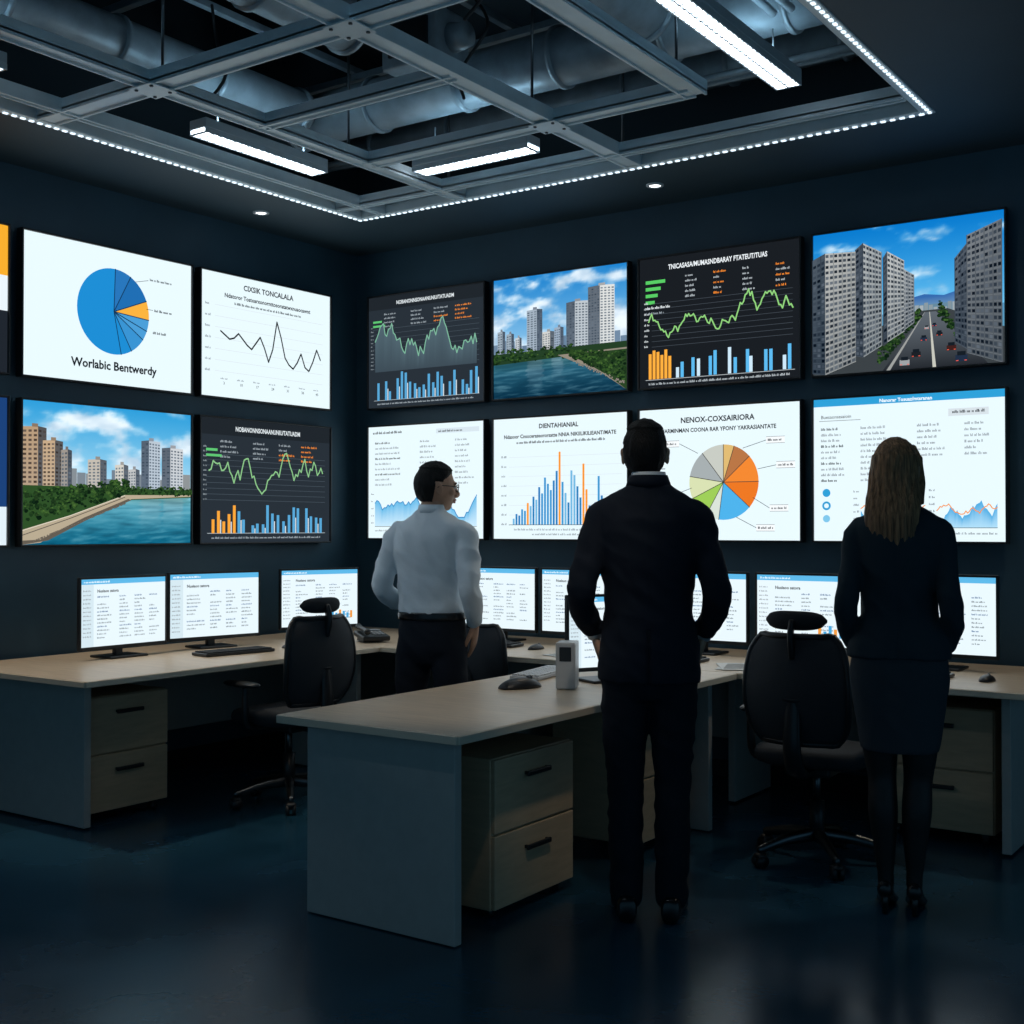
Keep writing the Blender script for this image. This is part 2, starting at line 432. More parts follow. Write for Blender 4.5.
WH=(222,238,243); TXT=(50,56,62); LT=(140,150,158)
def sky(c,y0,top,bot,seed=0,dens=.0,cx=.02,cy=.055):
    c.grad(0,0,100,c.h,mixc(bot,(90,120,110),.5),top,True); c.l+=30
    def f(x,y):
        t=(y-y0)/(c.h-y0); base=mixc(bot,top,max(0,t)**.8)
        v=fbm(x*.035,y*.075,seed,5)+dens-.25*abs(t-.45)
        k=max(0,min(1,(v+.04)/.42)); k=k*k*(3-2*k)
        sh=fbm(x*.05,y*.11-.25,seed+3,3)
        return mixc(base,mixc((242,246,249),(160,186,210),max(0,min(1,.35+sh*1.6))),k*.9)
    c.field(0,y0,100,c.h,90,50,f)
def trees(c,x0,x1,yf,hf,n,cols=((26,56,28),(42,78,36),(16,40,22),(60,98,46)),r=(1,2.4)):
    L=sorted([(random.uniform(x0,x1),random.random()) for _ in range(n)],key=lambda t:-t[1])
    for x,t in L:
        rr=random.uniform(*r)*.75; y=yf(x)+hf(x)*t; x=min(max(x,rr),100-rr)
        col=random.choice(cols)
        for _ in range(3):
            q=rr*random.uniform(.35,.75); dx=random.uniform(-.6,.6)*rr; dy=random.uniform(-.3,.5)*rr
            xx=min(max(x+dx,q),100-q)
            cc=mixc(col,(140,170,76),max(0,dy/rr)*.5) if dy>0 else mixc(col,(4,18,10),.45)
            c.disc(xx,max(q,y+dy),q,cc,mixc(cc,(8,26,14),.4),n=6,ry=q*.8)
def tower(c,x0,x1,y0,y1,col,side=.35,nx=4,ny=12,dark=(70,84,98),flip=False):
    xm = x0+(x1-x0)*(side if flip else 1-side)
    a,bb=(mixc(col,(34,46,62),.68),col) if flip else (col,mixc(col,(34,46,62),.68))
    sl=.6
    f=lambda q: mixc(q,(150,170,190),.15)
    c.poly([(x0,y0),(xm,y0),(xm,y1),(x0,y1-sl)],[f(a),f(a),a,a]); c.poly([(xm,y0),(x1,y0),(x1,y1-sl),(xm,y1)],[f(bb),f(bb),bb,bb])
    n1=max(1,round(nx*(side if flip else 1-side))); n2=max(1,nx-n1)
    c.qgrid([(x0,y0),(xm,y0),(xm,y1-1),(x0,y1-1-sl)],n1,ny,mixc(a,dark,.75),.2,.25,14)
    c.qgrid([(xm,y0),(x1,y0),(x1,y1-1-sl),(xm,y1-1)],n2,ny,mixc(bb,dark,.75),.2,.25,14)
    c.rect(x0+(x1-x0)*.4,y1-.4,x0+(x1-x0)*.65,y1+1.2,mixc(col,(30,30,40),.3))
def water(c,y1,cb,ct,n=120,seed=5,refl=()):
    def f(x,y):
        t=y/y1; v=fbm(x*.06*(1.4-t),y*.5,seed,4); b_=mixc(cb,ct,t)
        for x0,x1,dep,rc in refl:
            xx=x+v*5
            if x0<xx<x1: b_=mixc(b_,rc,.45*max(0,(t-(1-dep))/dep))
        return mixc(b_,(170,215,225) if v>0 else (4,34,52),min(.3,abs(v)*.7))
    c.field(0,0,100,y1,70,48,f)

def scrA(c):   # river city, upper back wall
    top,bot=(30,124,196),(182,216,236); sky(c,20,top,bot,2.2,.20)
    for i in range(18):
        x=i*5.6; hh=random.uniform(3,10); c.rect(x,26,min(100,x+5.4),30+hh,mixc((110,134,158),(80,104,130),random.random()))
    tower(c,3,9,28,44,(150,164,176),ny=9,nx=3); tower(c,10,16,28,42,(150,164,176),ny=8,nx=3); tower(c,17,22,28,39,(190,196,200),ny=7,nx=3)
    tower(c,26,38,28,56,(156,170,184),ny=18,nx=5); tower(c,38,47,28,41,(200,200,196),ny=8,nx=4)
    tower(c,47,54,28,43,(150,166,184),ny=9,nx=4); tower(c,56,72,27,58,(182,190,196),.4,7,17,flip=True); tower(c,72,91,27,66,(214,216,214),.45,8,22,flip=True)
    water(c,24,(6,44,66),(50,112,136),refl=((26,38,.9,(150,164,176)),(0,60,.35,(20,46,36)),(46,54,.7,(130,150,165))))
    c.poly([(0,22),(60,24),(100,24),(100,30),(0,29)],(34,60,36))
    trees(c,0,60,lambda x:23,lambda x:8,150); 
    c.poly([(100,0),(100,26),(50,25),(62,20),(80,13)],(140,132,118)); c.poly([(100,0),(100,25),(58,24.5),(70,19),(86,10)],(40,66,36))
    trees(c,60,100,lambda x:max(2,24-(x-60)*.5),lambda x:2+(x-58)*.42,280,r=(1.2,3))
    for i in range(60):
        x=random.uniform(60,99); y=24-(x-56)*.44; c.disc(x,max(1,y-random.random()*2),.6,(176,168,154),(80,76,70),n=6)
def scrB(c):   # river promenade, lower left wall
    top,bot=(44,150,208),(200,228,240); sky(c,24,top,bot,9.1,.12)
    for i in range(20):
        x=i*5; c.rect(x,26,x+4.8,30+random.uniform(2,8),mixc((150,150,146),(110,124,138),random.random()))
    tower(c,0,13,22,56,(176,148,118),.35,5,15,(60,52,50)); tower(c,11,22,24,50,(190,162,130),.4,5,13,(66,58,54)); tower(c,21,27,26,46,(150,142,134),.4,3,10)
    tower(c,36,47,28,42,(188,180,168),ny=8,nx=5); tower(c,52,60,28,40,(204,200,190),ny=6,nx=4); tower(c,60,67,28,38,(186,188,188),ny=6,nx=4)
    tower(c,68,80,28,53,(178,190,202),.4,6,15,flip=True); tower(c,81,95,28,50,(198,202,206),.4,6,13,flip=True)
    water(c,25,(8,92,122),(110,182,200),160,8,refl=((68,80,.8,(150,170,180)),(82,95,.7,(170,184,190)),(40,100,.25,(40,80,60))))
    c.poly([(0,0),(12,2),(30,10),(60,22),(100,24),(100,28),(0,28)],(44,76,38))
    c.poly([(0,0),(10,1),(34,13),(62,22.5),(100,24.5),(100,25.3),(58,24.5),(26,14),(0,7)],(176,162,138))
    c.poly([(0,0),(14,2),(36,12),(62,22),(60,22.6),(34,13),(10,2.4),(0,2)],(96,88,78))
    c.line([(0,4.4),(26,12.5),(58,23.4)],.4,(90,84,76)); c.line([(0,6.6),(26,13.8),(58,24.3)],.3,(220,212,196))
    for i in range(80):
        x=random.uniform(4,58); y=x*.36-.6; c.disc(x,max(.6,y),.5,(140,130,116),(60,56,52),n=5)
    trees(c,0,60,lambda x:10+x*.26,lambda x:15-x*.14,300,r=(1.1,2.6)); trees(c,58,100,lambda x:25,lambda x:4,110,r=(.8,1.7))
def scrC(c):   # apartment street, upper right
    top,bot=(8,116,196),(110,192,234); sky(c,30,top,bot,4.4,-.06)
    c.poly([(45,34),(52,37),(60,38.5),(70,37),(78,39),(78,30),(45,30)],[(50,100,165)]*5+[(110,150,180)]*2)
    c.rect(44,26,80,33,(96,130,150))
    for i in range(12): c.rect(48+i*2.4,28,50+i*2.4,31+random.random()*3,mixc((170,176,180),(110,130,140),random.random()))
    c.poly([(0,0),(100,0),(100,18),(72,30),(52,30),(0,8)],(56,62,66))
    c.poly([(38,0),(92,0),(66,29),(60,29)],[(34,38,44),(34,38,44),(90,98,106),(90,98,106)])
    c.poly([(64.2,0),(66,0),(62.9,29),(62.6,29)],(190,190,180)); c.poly([(40,0),(42,0),(60.4,29),(60.2,29)],(150,152,150))
    trees(c,36,58,lambda x:(x-36)*1.1+2,lambda x:9-(x-36)*.2,140); trees(c,68,80,lambda x:max(8,28-(x-68)*1.6),lambda x:6,70)
    for x,y,s_ in ((56,6,2.4),(74,8,2.4),(60,14,1.7),(68,16,1.6),(61.5,20,1.1),(65.5,21,1.1),(50,2,2.6),(79,2,3)):
        c.rect(x-s_,y,x+s_,y+s_*1.1,random.choice(((26,30,36),(150,154,158),(60,30,28),(30,44,66)))); c.rect(x-s_*.7,y+s_*1.0,x+s_*.7,y+s_*1.7,(20,28,36)); c.rect(x-s_*.9,y+.2,x-s_*.5,y+.6,(230,90,70)); c.rect(x+s_*.5,y+.2,x+s_*.9,y+.6,(230,90,70))
    def fac(q,nx,ny,col,dark=(36,46,58)):
        c.poly(q,[mixc(col,(30,40,50),.35),mixc(col,(30,40,50),.45),mixc(col,(30,40,50),.1),mixc(col,(255,255,255),.1)]); c.qgrid(q,nx,ny,mixc(col,dark,.8),.16,.24,26)
        for i in range(ny+1):
            v=i/ny; a=mixc(q[0],q[3],v); b_=mixc(q[1],q[2],v); c.line([a,b_],.2,mixc(col,(255,255,255),.05))
        for i in range(0,nx+1,2):
            u=i/nx; c.line([mixc(q[0],q[1],u),mixc(q[3],q[2],u)],.45,mixc(col,(20,30,40),.3))
    fac([(49,20),(55,24),(55,49),(49,53)],4,14,(150,156,160))
    fac([(41,15),(50,20),(50,57),(41,63)],5,17,(178,182,182)); fac([(39,14),(41,15),(41,63),(39,60)],1,17,(62,72,84))
    fac([(28,8),(38,13.4),(38,63),(28,69)],6,20,(160,166,168)); fac([(24,9),(28,8),(28,69),(24,66)],2,20,(62,72,84))
    fac([(7,0),(24,6),(24,65),(7,66)],7,22,(170,172,170)); fac([(0,1),(7,0),(7,66),(0,63)],3,22,(60,72,84))
    fac([(76,12),(82,8),(82,62),(76,55)],4,17,(72,82,94)); fac([(82,6),(99,0),(99,72),(82,66)],8,21,(104,110,116)); 
def frame_title(c,t,t2=None,col=(50,54,60)):
    c.text(50,c.h-7,t,4.2,col,'c',True)
    if t2: c.text(50,c.h-12.6,t2,3.3,col,'c',True,84)
def ts(n,a,b,seed,sm=.6):
    r=random.Random(seed); v=.5; out=[]
    for i in range(n):
        v+= r.uniform(-.22,.22)+(.5-v)*.15; v=max(0,min(1,v)); out.append(a+(b-a)*v)
    return out
def darkscr(c,seed,fill=False,orange=True):
    r=random.Random(seed); bgc=(38,46,54); c.bg(bgc)
    c.rect(0,c.h-9,100,c.h,(30,36,42)); c.text(50,c.h-6.4,'NOBANONNSONAANUNIU/TATUADM',3.6,(214,222,226),'c',True,50)
    for i in range(4):
        for x in (14,38,58,76): c.words(x,c.h-13-i*2.8,r.uniform(6,14),1.2,(232,134,52) if (x==76 or (x==58 and i>1)) else (150,160,168),r)
    c.rect(4,c.h-18,12,c.h-16.6,(90,190,110)); c.rect(4,c.h-21,15,c.h-19.6,(90,190,110))
    y0,y1=c.h*.40,c.h*.68
    for i in range(9): c.rect(4,y0-4+i*(y1-y0+6)/8,96,y0-3.8+i*(y1-y0+6)/8,(74,86,96),adv=False)
    for i in range(12): c.words(2,y0-4+i*2.6,2.4,.9,(130,140,146),r)
    c.l+=1
    n=60; V=ts(n,y0,y1+6,seed); pts=[(6+i*88/(n-1),V[i]) for i in range(n)]
    if fill:
        for p,q in zip(pts,pts[1:]): c.poly([(p[0],y0-6),(q[0],y0-6),q,p],[(58,72,82),(58,72,82),(76,96,106),(76,96,106)],adv=False)
        c.l+=1
    c.line(pts,.8,(134,190,132) if not fill else (120,176,150))
    c.line([(5,5),(96,5)],.35,(160,170,176))
    x=8
    i=0
    while x<94:
        g=r.uniform(4,c.h*.25); g=g if i%4 else g*1.0
        col=(240,160,56) if (orange and x<26) else (84,160,206)
        c.rect(x,5,x+2.0,5+g,col,adv=False)
        if i%2: c.rect(x+2.2,5,x+3,5+g*.6,(206,214,220),adv=False)
        x+=r.choice((3.4,3.8,4.4,7)); i+=1
    c.l+=1; c.words(8,2,84,1.1,(150,160,168),r)
def darkbig(c):
    r=random.Random(4); c.bg((24,28,33)); c.text(50,c.h-7.5,'TNICASASA/MUMASNDBARAY FTATEUT/TUAS',4.0,(226,232,236),'c',True,62)
    for i in range(5):
        for x in (30,48,66,86): c.words(x,c.h-13-i*3,r.uniform(4,9),1.3,(238,134,46) if x in(48,86) and i%2==0 else (170,178,184),r)
    for i,w_ in enumerate((13,10,8,6)): c.rect(4,c.h-15-i*4,4+w_,c.h-13-i*4,(84,196,96))
    c.words(4,c.h-30,16,1.6,(220,226,230),r); c.words(4,c.h-33,12,1.2,(150,160,168),r)
    for i in range(9): c.rect(8,24+i*3.2,96,24.25+i*3.2,(66,74,82),adv=False)
    for i in range(9): c.words(3,24+i*3.2,3.4,1.2,(190,196,200),r)
    c.l+=1; n=90; V=ts(n,28,44,23)
    c.line([(6+i*90/(n-1),V[i]+i*.07+(6*math.exp(-((i-62)/5)**2))) for i in range(n)],.8,(140,204,120))
    for x,hh in ((6,15),(8.6,17),(11.2,16),(13.8,14),(16.4,17),(19,13)): c.rect(x,5,x+1.9,5+hh,(246,168,60),adv=False)
    for i,x in enumerate((24,27,34,37.5,45,48,57,60.5,68,70,79,82,90,93)):
        hh=(6,9,11,10,11,14,15,9,13,9,12,12,8,14)[i]; c.rect(x,5,x+2,5+hh,(88,178,230) if i%3 else (196,222,238),adv=False)
    c.l+=1; c.line([(4,4.6),(97,4.6)],.35,(170,176,180)); c.words(6,1.6,88,1.3,(170,178,184),r)
def pieblue(c):
    c.bg(WH); cx,cy,R=51,c.h*.54,21.5; B1=(28,134,202)
    c.disc(cx,cy,R,B1,a0=0,a1=360,n=60)
    c.disc(cx,cy,R,(38,112,178),a0=62,a1=88); c.disc(cx,cy,R,(30,104,170),a0=20,a1=62)
    c.disc(cx,cy,R,(238,170,60),a0=-4,a1=22); c.disc(cx,cy,R,(70,150,205),a0=-34,a1=-4); c.disc(cx,cy,R,(54,140,200),a0=-60,a1=-34)
    for a in (88,62,22,-4,-20,-34,-60,-78): c.line([(cx,cy),(cx+R*math.cos(math.radians(a)),cy+R*math.sin(math.radians(a)))],.5,(18,52,84))
    c.line([(64,c.h*.79),(72,c.h*.82)],.25,TXT); c.words(73,c.h*.82,14,1.3,TXT); c.line([(71,c.h*.6),(75,c.h*.6)],.25,TXT); c.words(76,c.h*.59,12,1.3,TXT)
    c.words(75,c.h*.42,9,1.3,TXT)
    c.text(52,7.2,'Worlabic Bentwerdy',6.0,(24,30,36),'c',True,52)
def linescr(c):
    c.bg(WH); frame_title(c,'CIXSIK TONCALALA','Ndatoror Tostoarxonornttosoratatwxnuaocawnt')
    c.words(24,c.h-16,52,1.4,TXT)
    for i in range(7): c.rect(10,14+i*6,94,14.2+i*6,(204,212,216),adv=False); 
    for i in range(7): c.words(3,13.6+i*6,4,1.4,LT)
    V=[36,34,32,33,36,33,30,28,32,36,30,22,30,47,38,26,22,20,24,30,22,20,26,34,28]
    c.line([(14+i*78/24,V[i]*.95+2) for i in range(25)],.9,(24,28,32))
    for i in range(7): c.text(16+i*12,7,str((i*7+3)%60),2.2,TXT); c.words(14+i*12,9.8,5,.9,LT)
def docchart(c):
    r=random.Random(3); c.bg(WH); c.words(4,c.h-5,26,1.8,TXT,r); c.rect(60,c.h-6.6,96,c.h-3.4,(206,220,228)); c.words(62,c.h-5.8,20,1.4,TXT,r)
    for i in range(9):
        y=c.h-12-i*3.6; c.words(6,y,r.uniform(12,24),1.4,LT if i%3 else TXT,r); c.words(46,y,r.uniform(8,18),1.4,LT,r); c.words(76,y,r.uniform(6,16),1.4,LT,r)
    for X0 in (6,52):
        n=26; V=ts(n,14,30,X0); pts=[(X0+i*42/(n-1),V[i]) for i in range(n)]
        for p,q in zip(pts,pts[1:]): c.poly([(p[0],8),(q[0],8),q,p],[(196,226,242),(196,226,242),(96,178,222),(96,178,222)],adv=False)
        c.l+=1; c.line(pts,.6,(40,130,190)); c.line([(X0,8),(X0+42,8)],.3,TXT); c.words(X0,4.6,40,1.2,LT,r)
        for i in range(5): c.words(X0-3.6,10+i*5,2.6,1,LT,r)
def barscr(c):
    r=random.Random(8); c.bg(WH); c.text(50,c.h-7,'DIENTAHIANIAL',4.0,(40,44,50),'c',True); c.text(50,c.h-12.8,'Ndasoor Cnsoceraseororsatte NNIA NIKIILIKILIEANT/MATE',3.3,(40,44,50),'c',True,84); c.words(18,c.h-16.4,66,1.6,TXT,r)
    for i in range(8): c.rect(12,9+i*6.2,96,9.2+i*6.2,(206,214,218),adv=False); c.words(6,8.8+i*6.2,4,1.4,LT,r)
    c.l+=1; H=[4,7,6,10,9,14,12,18,16,24,20,30,26,22,28,34,46,27,20,14,34,31,24,17,38,22,12,9,14,30,18,12,7]
    for i,hh in enumerate(H):
        col=(240,150,50) if i in(5,16,24,25) else random.choice(((58,146,202),(40,122,184),(110,176,216)))
        c.rect(15+i*2.2,9,16.5+i*2.2,9+hh,col,adv=False)
    c.l+=1; c.line([(12,9),(96,9)],.35,TXT); c.words(16,5.4,74,1.3,LT,r); c.words(30,2.4,40,1.3,LT,r)
def pieclr(c):
    r=random.Random(5); c.bg(WH); c.text(50,c.h-8.5,'NENOX-COXSAIRIORA',4.4,(40,44,50),'c',True,52); c.text(50,c.h-14,'MARMINMAN COONA RAR YPONY YAKRASIANTATE',3.3,(40,44,50),'c',True,72)
    cx,cy,R=54,33,21.5; seg=[(90,128,(190,194,186)),(128,170,(158,166,168)),(170,205,(206,214,170)),(205,240,(150,196,84)),(240,262,(206,216,206)),(262,318,(74,170,224)),(318,360,(226,114,34)),(0,42,(232,130,48)),(42,72,(176,112,66)),(72,90,(214,178,110))]
    for a,b_,col in seg: c.disc(cx,cy,R,col,a0=a,a1=b_)
    for a,b_,col in seg: c.line([(cx,cy),(cx+R*math.cos(math.radians(a)),cy+R*math.sin(math.radians(a)))],.4,(60,60,56))
    for (x,y,x2,y2) in ((66,52,80,56),(75,40,86,42),(72,24,82,18),(38,50,26,56),(34,30,22,26),(62,13,74,7)):
        c.line([(x,y),(x2,y2)],.3,TXT); w_=11; x3=x2 if x2>54 else x2-w_; c.rect(x3,y2-1.8,x3+w_,y2+1.8,(236,240,242)); c.words(x3+1,y2-.6,9,1.3,TXT,r); 
        for q in (y2-1.8,y2+1.8): c.rect(x3,q-.12,x3+w_,q+.12,(120,126,130))
    for i in range(7): c.words(5,48-i*3.4,r.uniform(8,15),1.3,LT,r)
def portal(c):
    r=random.Random(6); c.bg(WH); c.rect(0,c.h-4,100,c.h,(44,152,206)); c.text(50,c.h-3.2,'Nanorar Tosuaz/mtsranan',2.6,(236,246,250),'c',True)
    c.rect(3,c.h-12,26,c.h-11.7,(120,130,136)); c.text(4,c.h-10.6,'Buesaonsasaioin',2.6,TXT); c.rect(72,c.h-12.4,92,c.h-8.6,(206,216,222)); c.words(74,c.h-11,16,1.5,TXT,r)
    for i in range(10):
        y=c.h-17-i*3.1
        c.words(4,y,r.uniform(8,15),1.4,TXT if i%3==0 else LT,r); c.words(26,y,r.uniform(10,17),1.4,LT,r)
        if i<6: c.words(56,y,r.uniform(9,16),1.4,LT,r); c.words(80,y,r.uniform(6,13),1.4,LT,r)
    c.disc(7,26,2.2,(44,152,206)); c.disc(7,19,2.4,(44,152,206)); c.disc(7,19,1.3,WH); c.disc(7,12,2,(120,190,225))
    for X0,X1_,hh in ((26,60,12),(66,96,12)):
        n=36; V=ts(n,9,9+hh,int(X0)); pts=[(X0+i*(X1_-X0)/(n-1),V[i]) for i in range(n)]
        for p,q in zip(pts,pts[1:]): c.poly([(p[0],7),(q[0],7),q,p],[(170,214,238),(170,214,238),(70,164,216),(70,164,216)],adv=False)
        c.l+=1; V=ts(n,8,14,int(X0)+1); c.line([(X0+i*(X1_-X0)/(n-1),V[i]+hh*.5) for i in range(n)],.5,(232,140,60))
        for j in range(6): c.words(X0-4,8+j*3.6,3,1.1,LT,r)
        c.line([(X0,7),(X1_,7)],.3,TXT); c.words(X0,3.6,X1_-X0,1.2,LT,r)
def edge_up(c):
    c.bg((30,36,44)); c.rect(0,c.h*.66,100,c.h,(236,166,44)); c.rect(0,c.h*.42,100,c.h*.66,(222,232,238))
    c.text(50,c.h*.8,'ORINATA SONTARU',6,(40,34,20),'c',True)
    for i in range(5): c.words(8,c.h*.6-i*3,80,1.4,TXT)
    for i in range(20): c.rect(6+i*4.4,4,8.8+i*4.4,4+random.uniform(5,22),(84,172,222),adv=False)
def edge_lo(c):
    c.bg((26,62,116)); c.rect(0,0,100,c.h*.26,(214,228,236))
    for i in range(8): c.rect(4,c.h*.34+i*5,96,c.h*.34+i*5+3.6,(38,88,150) if i%2 else (30,74,132)); c.words(8,c.h*.36+i*5,80,1.5,(190,214,236))
    for i in range(4): c.words(8,3+i*4,84,1.5,TXT)

def wall_screen(fn,cx,cy,cz,W,H,rz):
    b=MB(); t=.055
    b.box((0,0,0),(W-.004,t-.012,H-.004),0,.006)
    e=.011
    for sx in (-1,1): b.box((sx*(W/2-e/2),-.008,0),(e,t,H),0,.003)
    for sz in (-1,1): b.box((0,-.008,sz*(H/2-e/2)),(W-2*e,t,e),0,.003)
    b.box((0,.035,0),(W*.5,.03,H*.5),1,.004)   # wall bracket
    o=b.obj('wall_display_screen',[M_black,M_chrome],(cx,cy,cz),rz)
    c=CV(W-2*e,H-2*e); fn(c); c.obj('picture',o,(0,-.0225,0))
UZ,LZ=(2.24+3.025)/2,(1.345+2.13)/2; SH=.785
off=.052
bx=[(-5.71,-4.698),(-4.642,-3.636),(-3.574,-2.555),(-2.499,-1.485)]
for (x0,x1),fu,fl in zip(bx,(lambda c:darkscr(c,5,True,False),scrA,darkbig,scrC),(docchart,barscr,pieclr,portal)):
    wall_screen(fu,(x0+x1)/2,BW-off,UZ,x1-x0,SH,0); wall_screen(fl,(x0+x1)/2,BW-off,LZ,x1-x0,SH,0)
ly=[(2.625,3.755),(3.82,4.966),(5.02,6.167)]
for (y0,y1),fu,fl in zip(ly,(edge_up,pieblue,linescr),(edge_lo,scrB,lambda c:darkscr(c,11))):
    wall_screen(fu,LW+off,(y0+y1)/2,UZ-.02,y1-y0,SH,math.pi/2); wall_screen(fl,LW+off,(y0+y1)/2,LZ-.02,y1-y0,SH,math.pi/2)

# ------------------------------------------------------------------ desks
DT=.74
b=MB()
b.b2(-5.84,-4.70,3.42,6.46,DT-.03,DT,0,.004)
b.b2(-4.704,-4.696,3.424,6.456,DT-.028,DT-.002,2,.002); b.b2(-5.836,-4.704,3.416,3.423,DT-.028,DT-.002,2,.002)
b.b2(-5.80,-4.98,3.62,3.66,.01,DT-.03,1); b.b2(-5.78,-5.0,6.36,6.40,.01,DT-.03,1)
b.b2(-5.76,-5.74,3.66,6.36,.25,DT-.03,1)
b.b2(-5.4,-4.82,5.34,5.38,.01,DT-.03,1)
b.obj('office_desk',[M_top,M_panel,M_edge])
b=MB()
b.b2(-4.692,-1.15,5.40,6.46,DT-.03,DT,0,.004); b.b2(-4.688,-1.154,5.396,5.404,DT-.028,DT-.002,2,.002)
b.b2(-1.33,-1.29,5.62,6.44,.01,DT-.03,1); b.b2(-4.5,-1.33,6.36,6.38,.25,DT-.03,1)
for x in (-3.9,-2.75): b.b2(x,x+.04,5.9,6.36,.01,DT-.03,1)
b.obj('office_desk',[M_top,M_panel,M_edge])
b=MB()
b.b2(-3.31,-2.47,3.23,5.392,DT-.032,DT,0,.005); b.b2(-3.306,-2.474,3.226,3.234,DT-.030,DT-.002,2,.002); b.b2(-2.474,-2.466,3.234,5.388,DT-.030,DT-.002,2,.002)
b.b2(-3.25,-2.56,3.33,3.37,.004,DT-.032,1); b.b2(-3.25,-3.22,3.37,5.30,.12,DT-.032,1); b.b2(-3.25,-2.56,5.28,5.32,.004,DT-.032,1)
b.obj('office_desk',[M_top,M_panel,M_edge])

def pedestal(x,y,rz,w=.46,d=.48,h=.56,draw=2,z0=.05):
    b=MB()
    b.b2(-w/2,w/2,-d/2+.018,d/2,z0,z0+h,0,.005)
    gh=h/draw
    for i in range(draw):
        b.b2(-w/2+.004,w/2-.004,-d/2,-d/2+.02,z0+i*gh+.004,z0+(i+1)*gh-.004,0,.004)
        zc=z0+(i+.72)*gh
        b.b2(-.08,.08,-d/2-.022,-d/2-.010,zc-.012,zc+.008,1,.005)
        for sx in(-.07,.07): b.b2(sx-.006,sx+.006,-d/2-.014,-d/2+.002,zc-.006,zc+.006,1,.002)
    for sx in (-1,1):
        for sy in (-1,1):
            p=Vector((sx*(w/2-.05),sy*(d/2-.06),0)); b.cyl((p.x-.012,p.y,.018),(p.x+.012,p.y,.018),.018,m=1,n=14); b.b2(p.x-.016,p.x+.016,p.y-.016,p.y+.016,.028,z0+.002,1,.003)
    b.obj('drawer_pedestal',[M_ped,M_black],(x,y,0),rz)
pedestal(-5.28,3.92,math.pi/2,.49)
pedestal(-2.86,3.90,math.pi/2,.54,.50,.55,2,.036)
pedestal(-2.83,4.94,math.pi/2,.50,.44)
pedestal(-1.64,5.98,0,.5)

# ------------------------------------------------------------------ monitors
def deskdoc(seed,style=0):
    def f(c):
        r=random.Random(seed); c.bg((222,236,242)); c.rect(0,c.h-5,100,c.h,(90,176,222) if style!=2 else (60,150,120)); c.words(3,c.h-3.6,30,1.8,(240,248,250),r)
        c.rect(0,0,14,c.h-5,(204,222,230)) if style!=1 else None
        for i in range(12): c.words(2,c.h-12-i*4,9,1.5,LT,r)
        c.text(18,c.h-13,'Nusiaoo satora',4,TXT,'l',True)
        cols=(18,44,62,80)
        for i in range(int((c.h-22)/3.6)):
            y=c.h-18-i*3.6
            for j,x in enumerate(cols): 
                if r.random()<.85: c.words(x,y,r.uniform(6,14 if j else 20),1.5,(100,112,120) if i%4 else (40,90,140),r)
        if style==1:
            for i in range(7): c.rect(60+i*5,8,63+i*5,8+r.uniform(4,16),(232,150,60) if i%3==0 else (70,160,210),adv=False)
        c.l+=1
    return f
def monitor(x,y,rz,W=.56,H=.37,seed=1,style=0,z=DT,tilt=0,zb=.05):
    b=MB(); cz=zb+H/2
    b.box((0,0,cz),(W,.022,H),0,.006); b.box((0,.02,cz),(W*.7,.03,H*.7),0,.012)
    e=.012
    for sx in(-1,1): b.box((sx*(W/2-e/2),-.010,cz),(e,.012,H),0,.002)
    b.box((0,-.010,cz+H/2-e/2),(W-2*e,.012,e),0,.002); b.box((0,-.010,cz-H/2+e*.75),(W-2*e,.012,e*1.5),0,.002)
    b.box((0,.045,.14),(.05,.03,.27),0,.006); b.box((0,.03,.006),(.24,.18,.012),0,.005)
    o=b.obj('computer_monitor',[M_black],(x,y,z+.001),rz)
    c=CV(W-2*e,H-2.5*e); deskdoc(seed,style)(c); c.obj('picture',o,(0,-.0125,cz+.003))
D=math.radians
monitor(-5.45,4.20,D(90),.56,.38,1,0)
monitor(-5.45,4.83,D(80),.60,.385,2,0)
monitor(-5.47,5.71,D(72),.56,.38,3,1)
monitor(-4.35,6.10,0,.56,.39,4,0,zb=.06)
monitor(-3.76,6.10,0,.56,.39,5,1,zb=.06)
monitor(-3.01,6.10,0,.58,.39,6,0,zb=.06)
monitor(-2.39,6.10,0,.58,.39,7,1,zb=.06)
monitor(-1.74,6.10,0,.58,.40,8,0,zb=.06)
monitor(-2.80,4.78,D(62),.46,.34,9,0,zb=.05)

def keyboard(x,y,rz,z=DT,m=None):
    b=MB(); b.box((0,0,.009),(.44,.145,.016),0,.004)
    for r_ in range(5):
        n=15 if r_ else 6
        for i in range(n):
            xx=-.205+ (i+.5)*.41/n
            b.box((xx,-.055+r_*.0275,.020),(.41/n-.004,.0225,.007),1,.0015)
    b.obj('computer_keyboard',[m or M_black,M_blackr if not m else M_white],(x,y,z+.001),rz)
def mouse(x,y,rz,s=1,z=DT):
    b=MB(); R=[]
    for i in range(13):
        t=i/12; yy=-.06+.12*t; wd=.034*math.sin(math.pi*min(1,max(.0,.06+t*.88)))**.45; ht=.036*math.sin(math.pi*(.07+.86*t))**.6
        R.append([Vector((wd*math.cos(a),yy,max(0,ht*math.sin(a)) )) for a in [2*math.pi*j/20 for j in range(20)]])
    b.loft(R,0,True); b.cyl((-.004,.03,.031),(.004,.03,.031),.009,m=1,n=12)
    o=b.obj('computer_mouse',[M_black,M_chrome],(x,y,z+.001),rz); o.scale=(s,s,s*.8)
keyboard(-5.10,4.66,D(82)); mouse(-5.05,5.04,D(85),1.0)
keyboard(-4.25,5.82,D(4)); mouse(-3.88,5.80,0); keyboard(-3.02,5.72,0); keyboard(-1.8,5.75,0); mouse(-1.42,5.75,0)
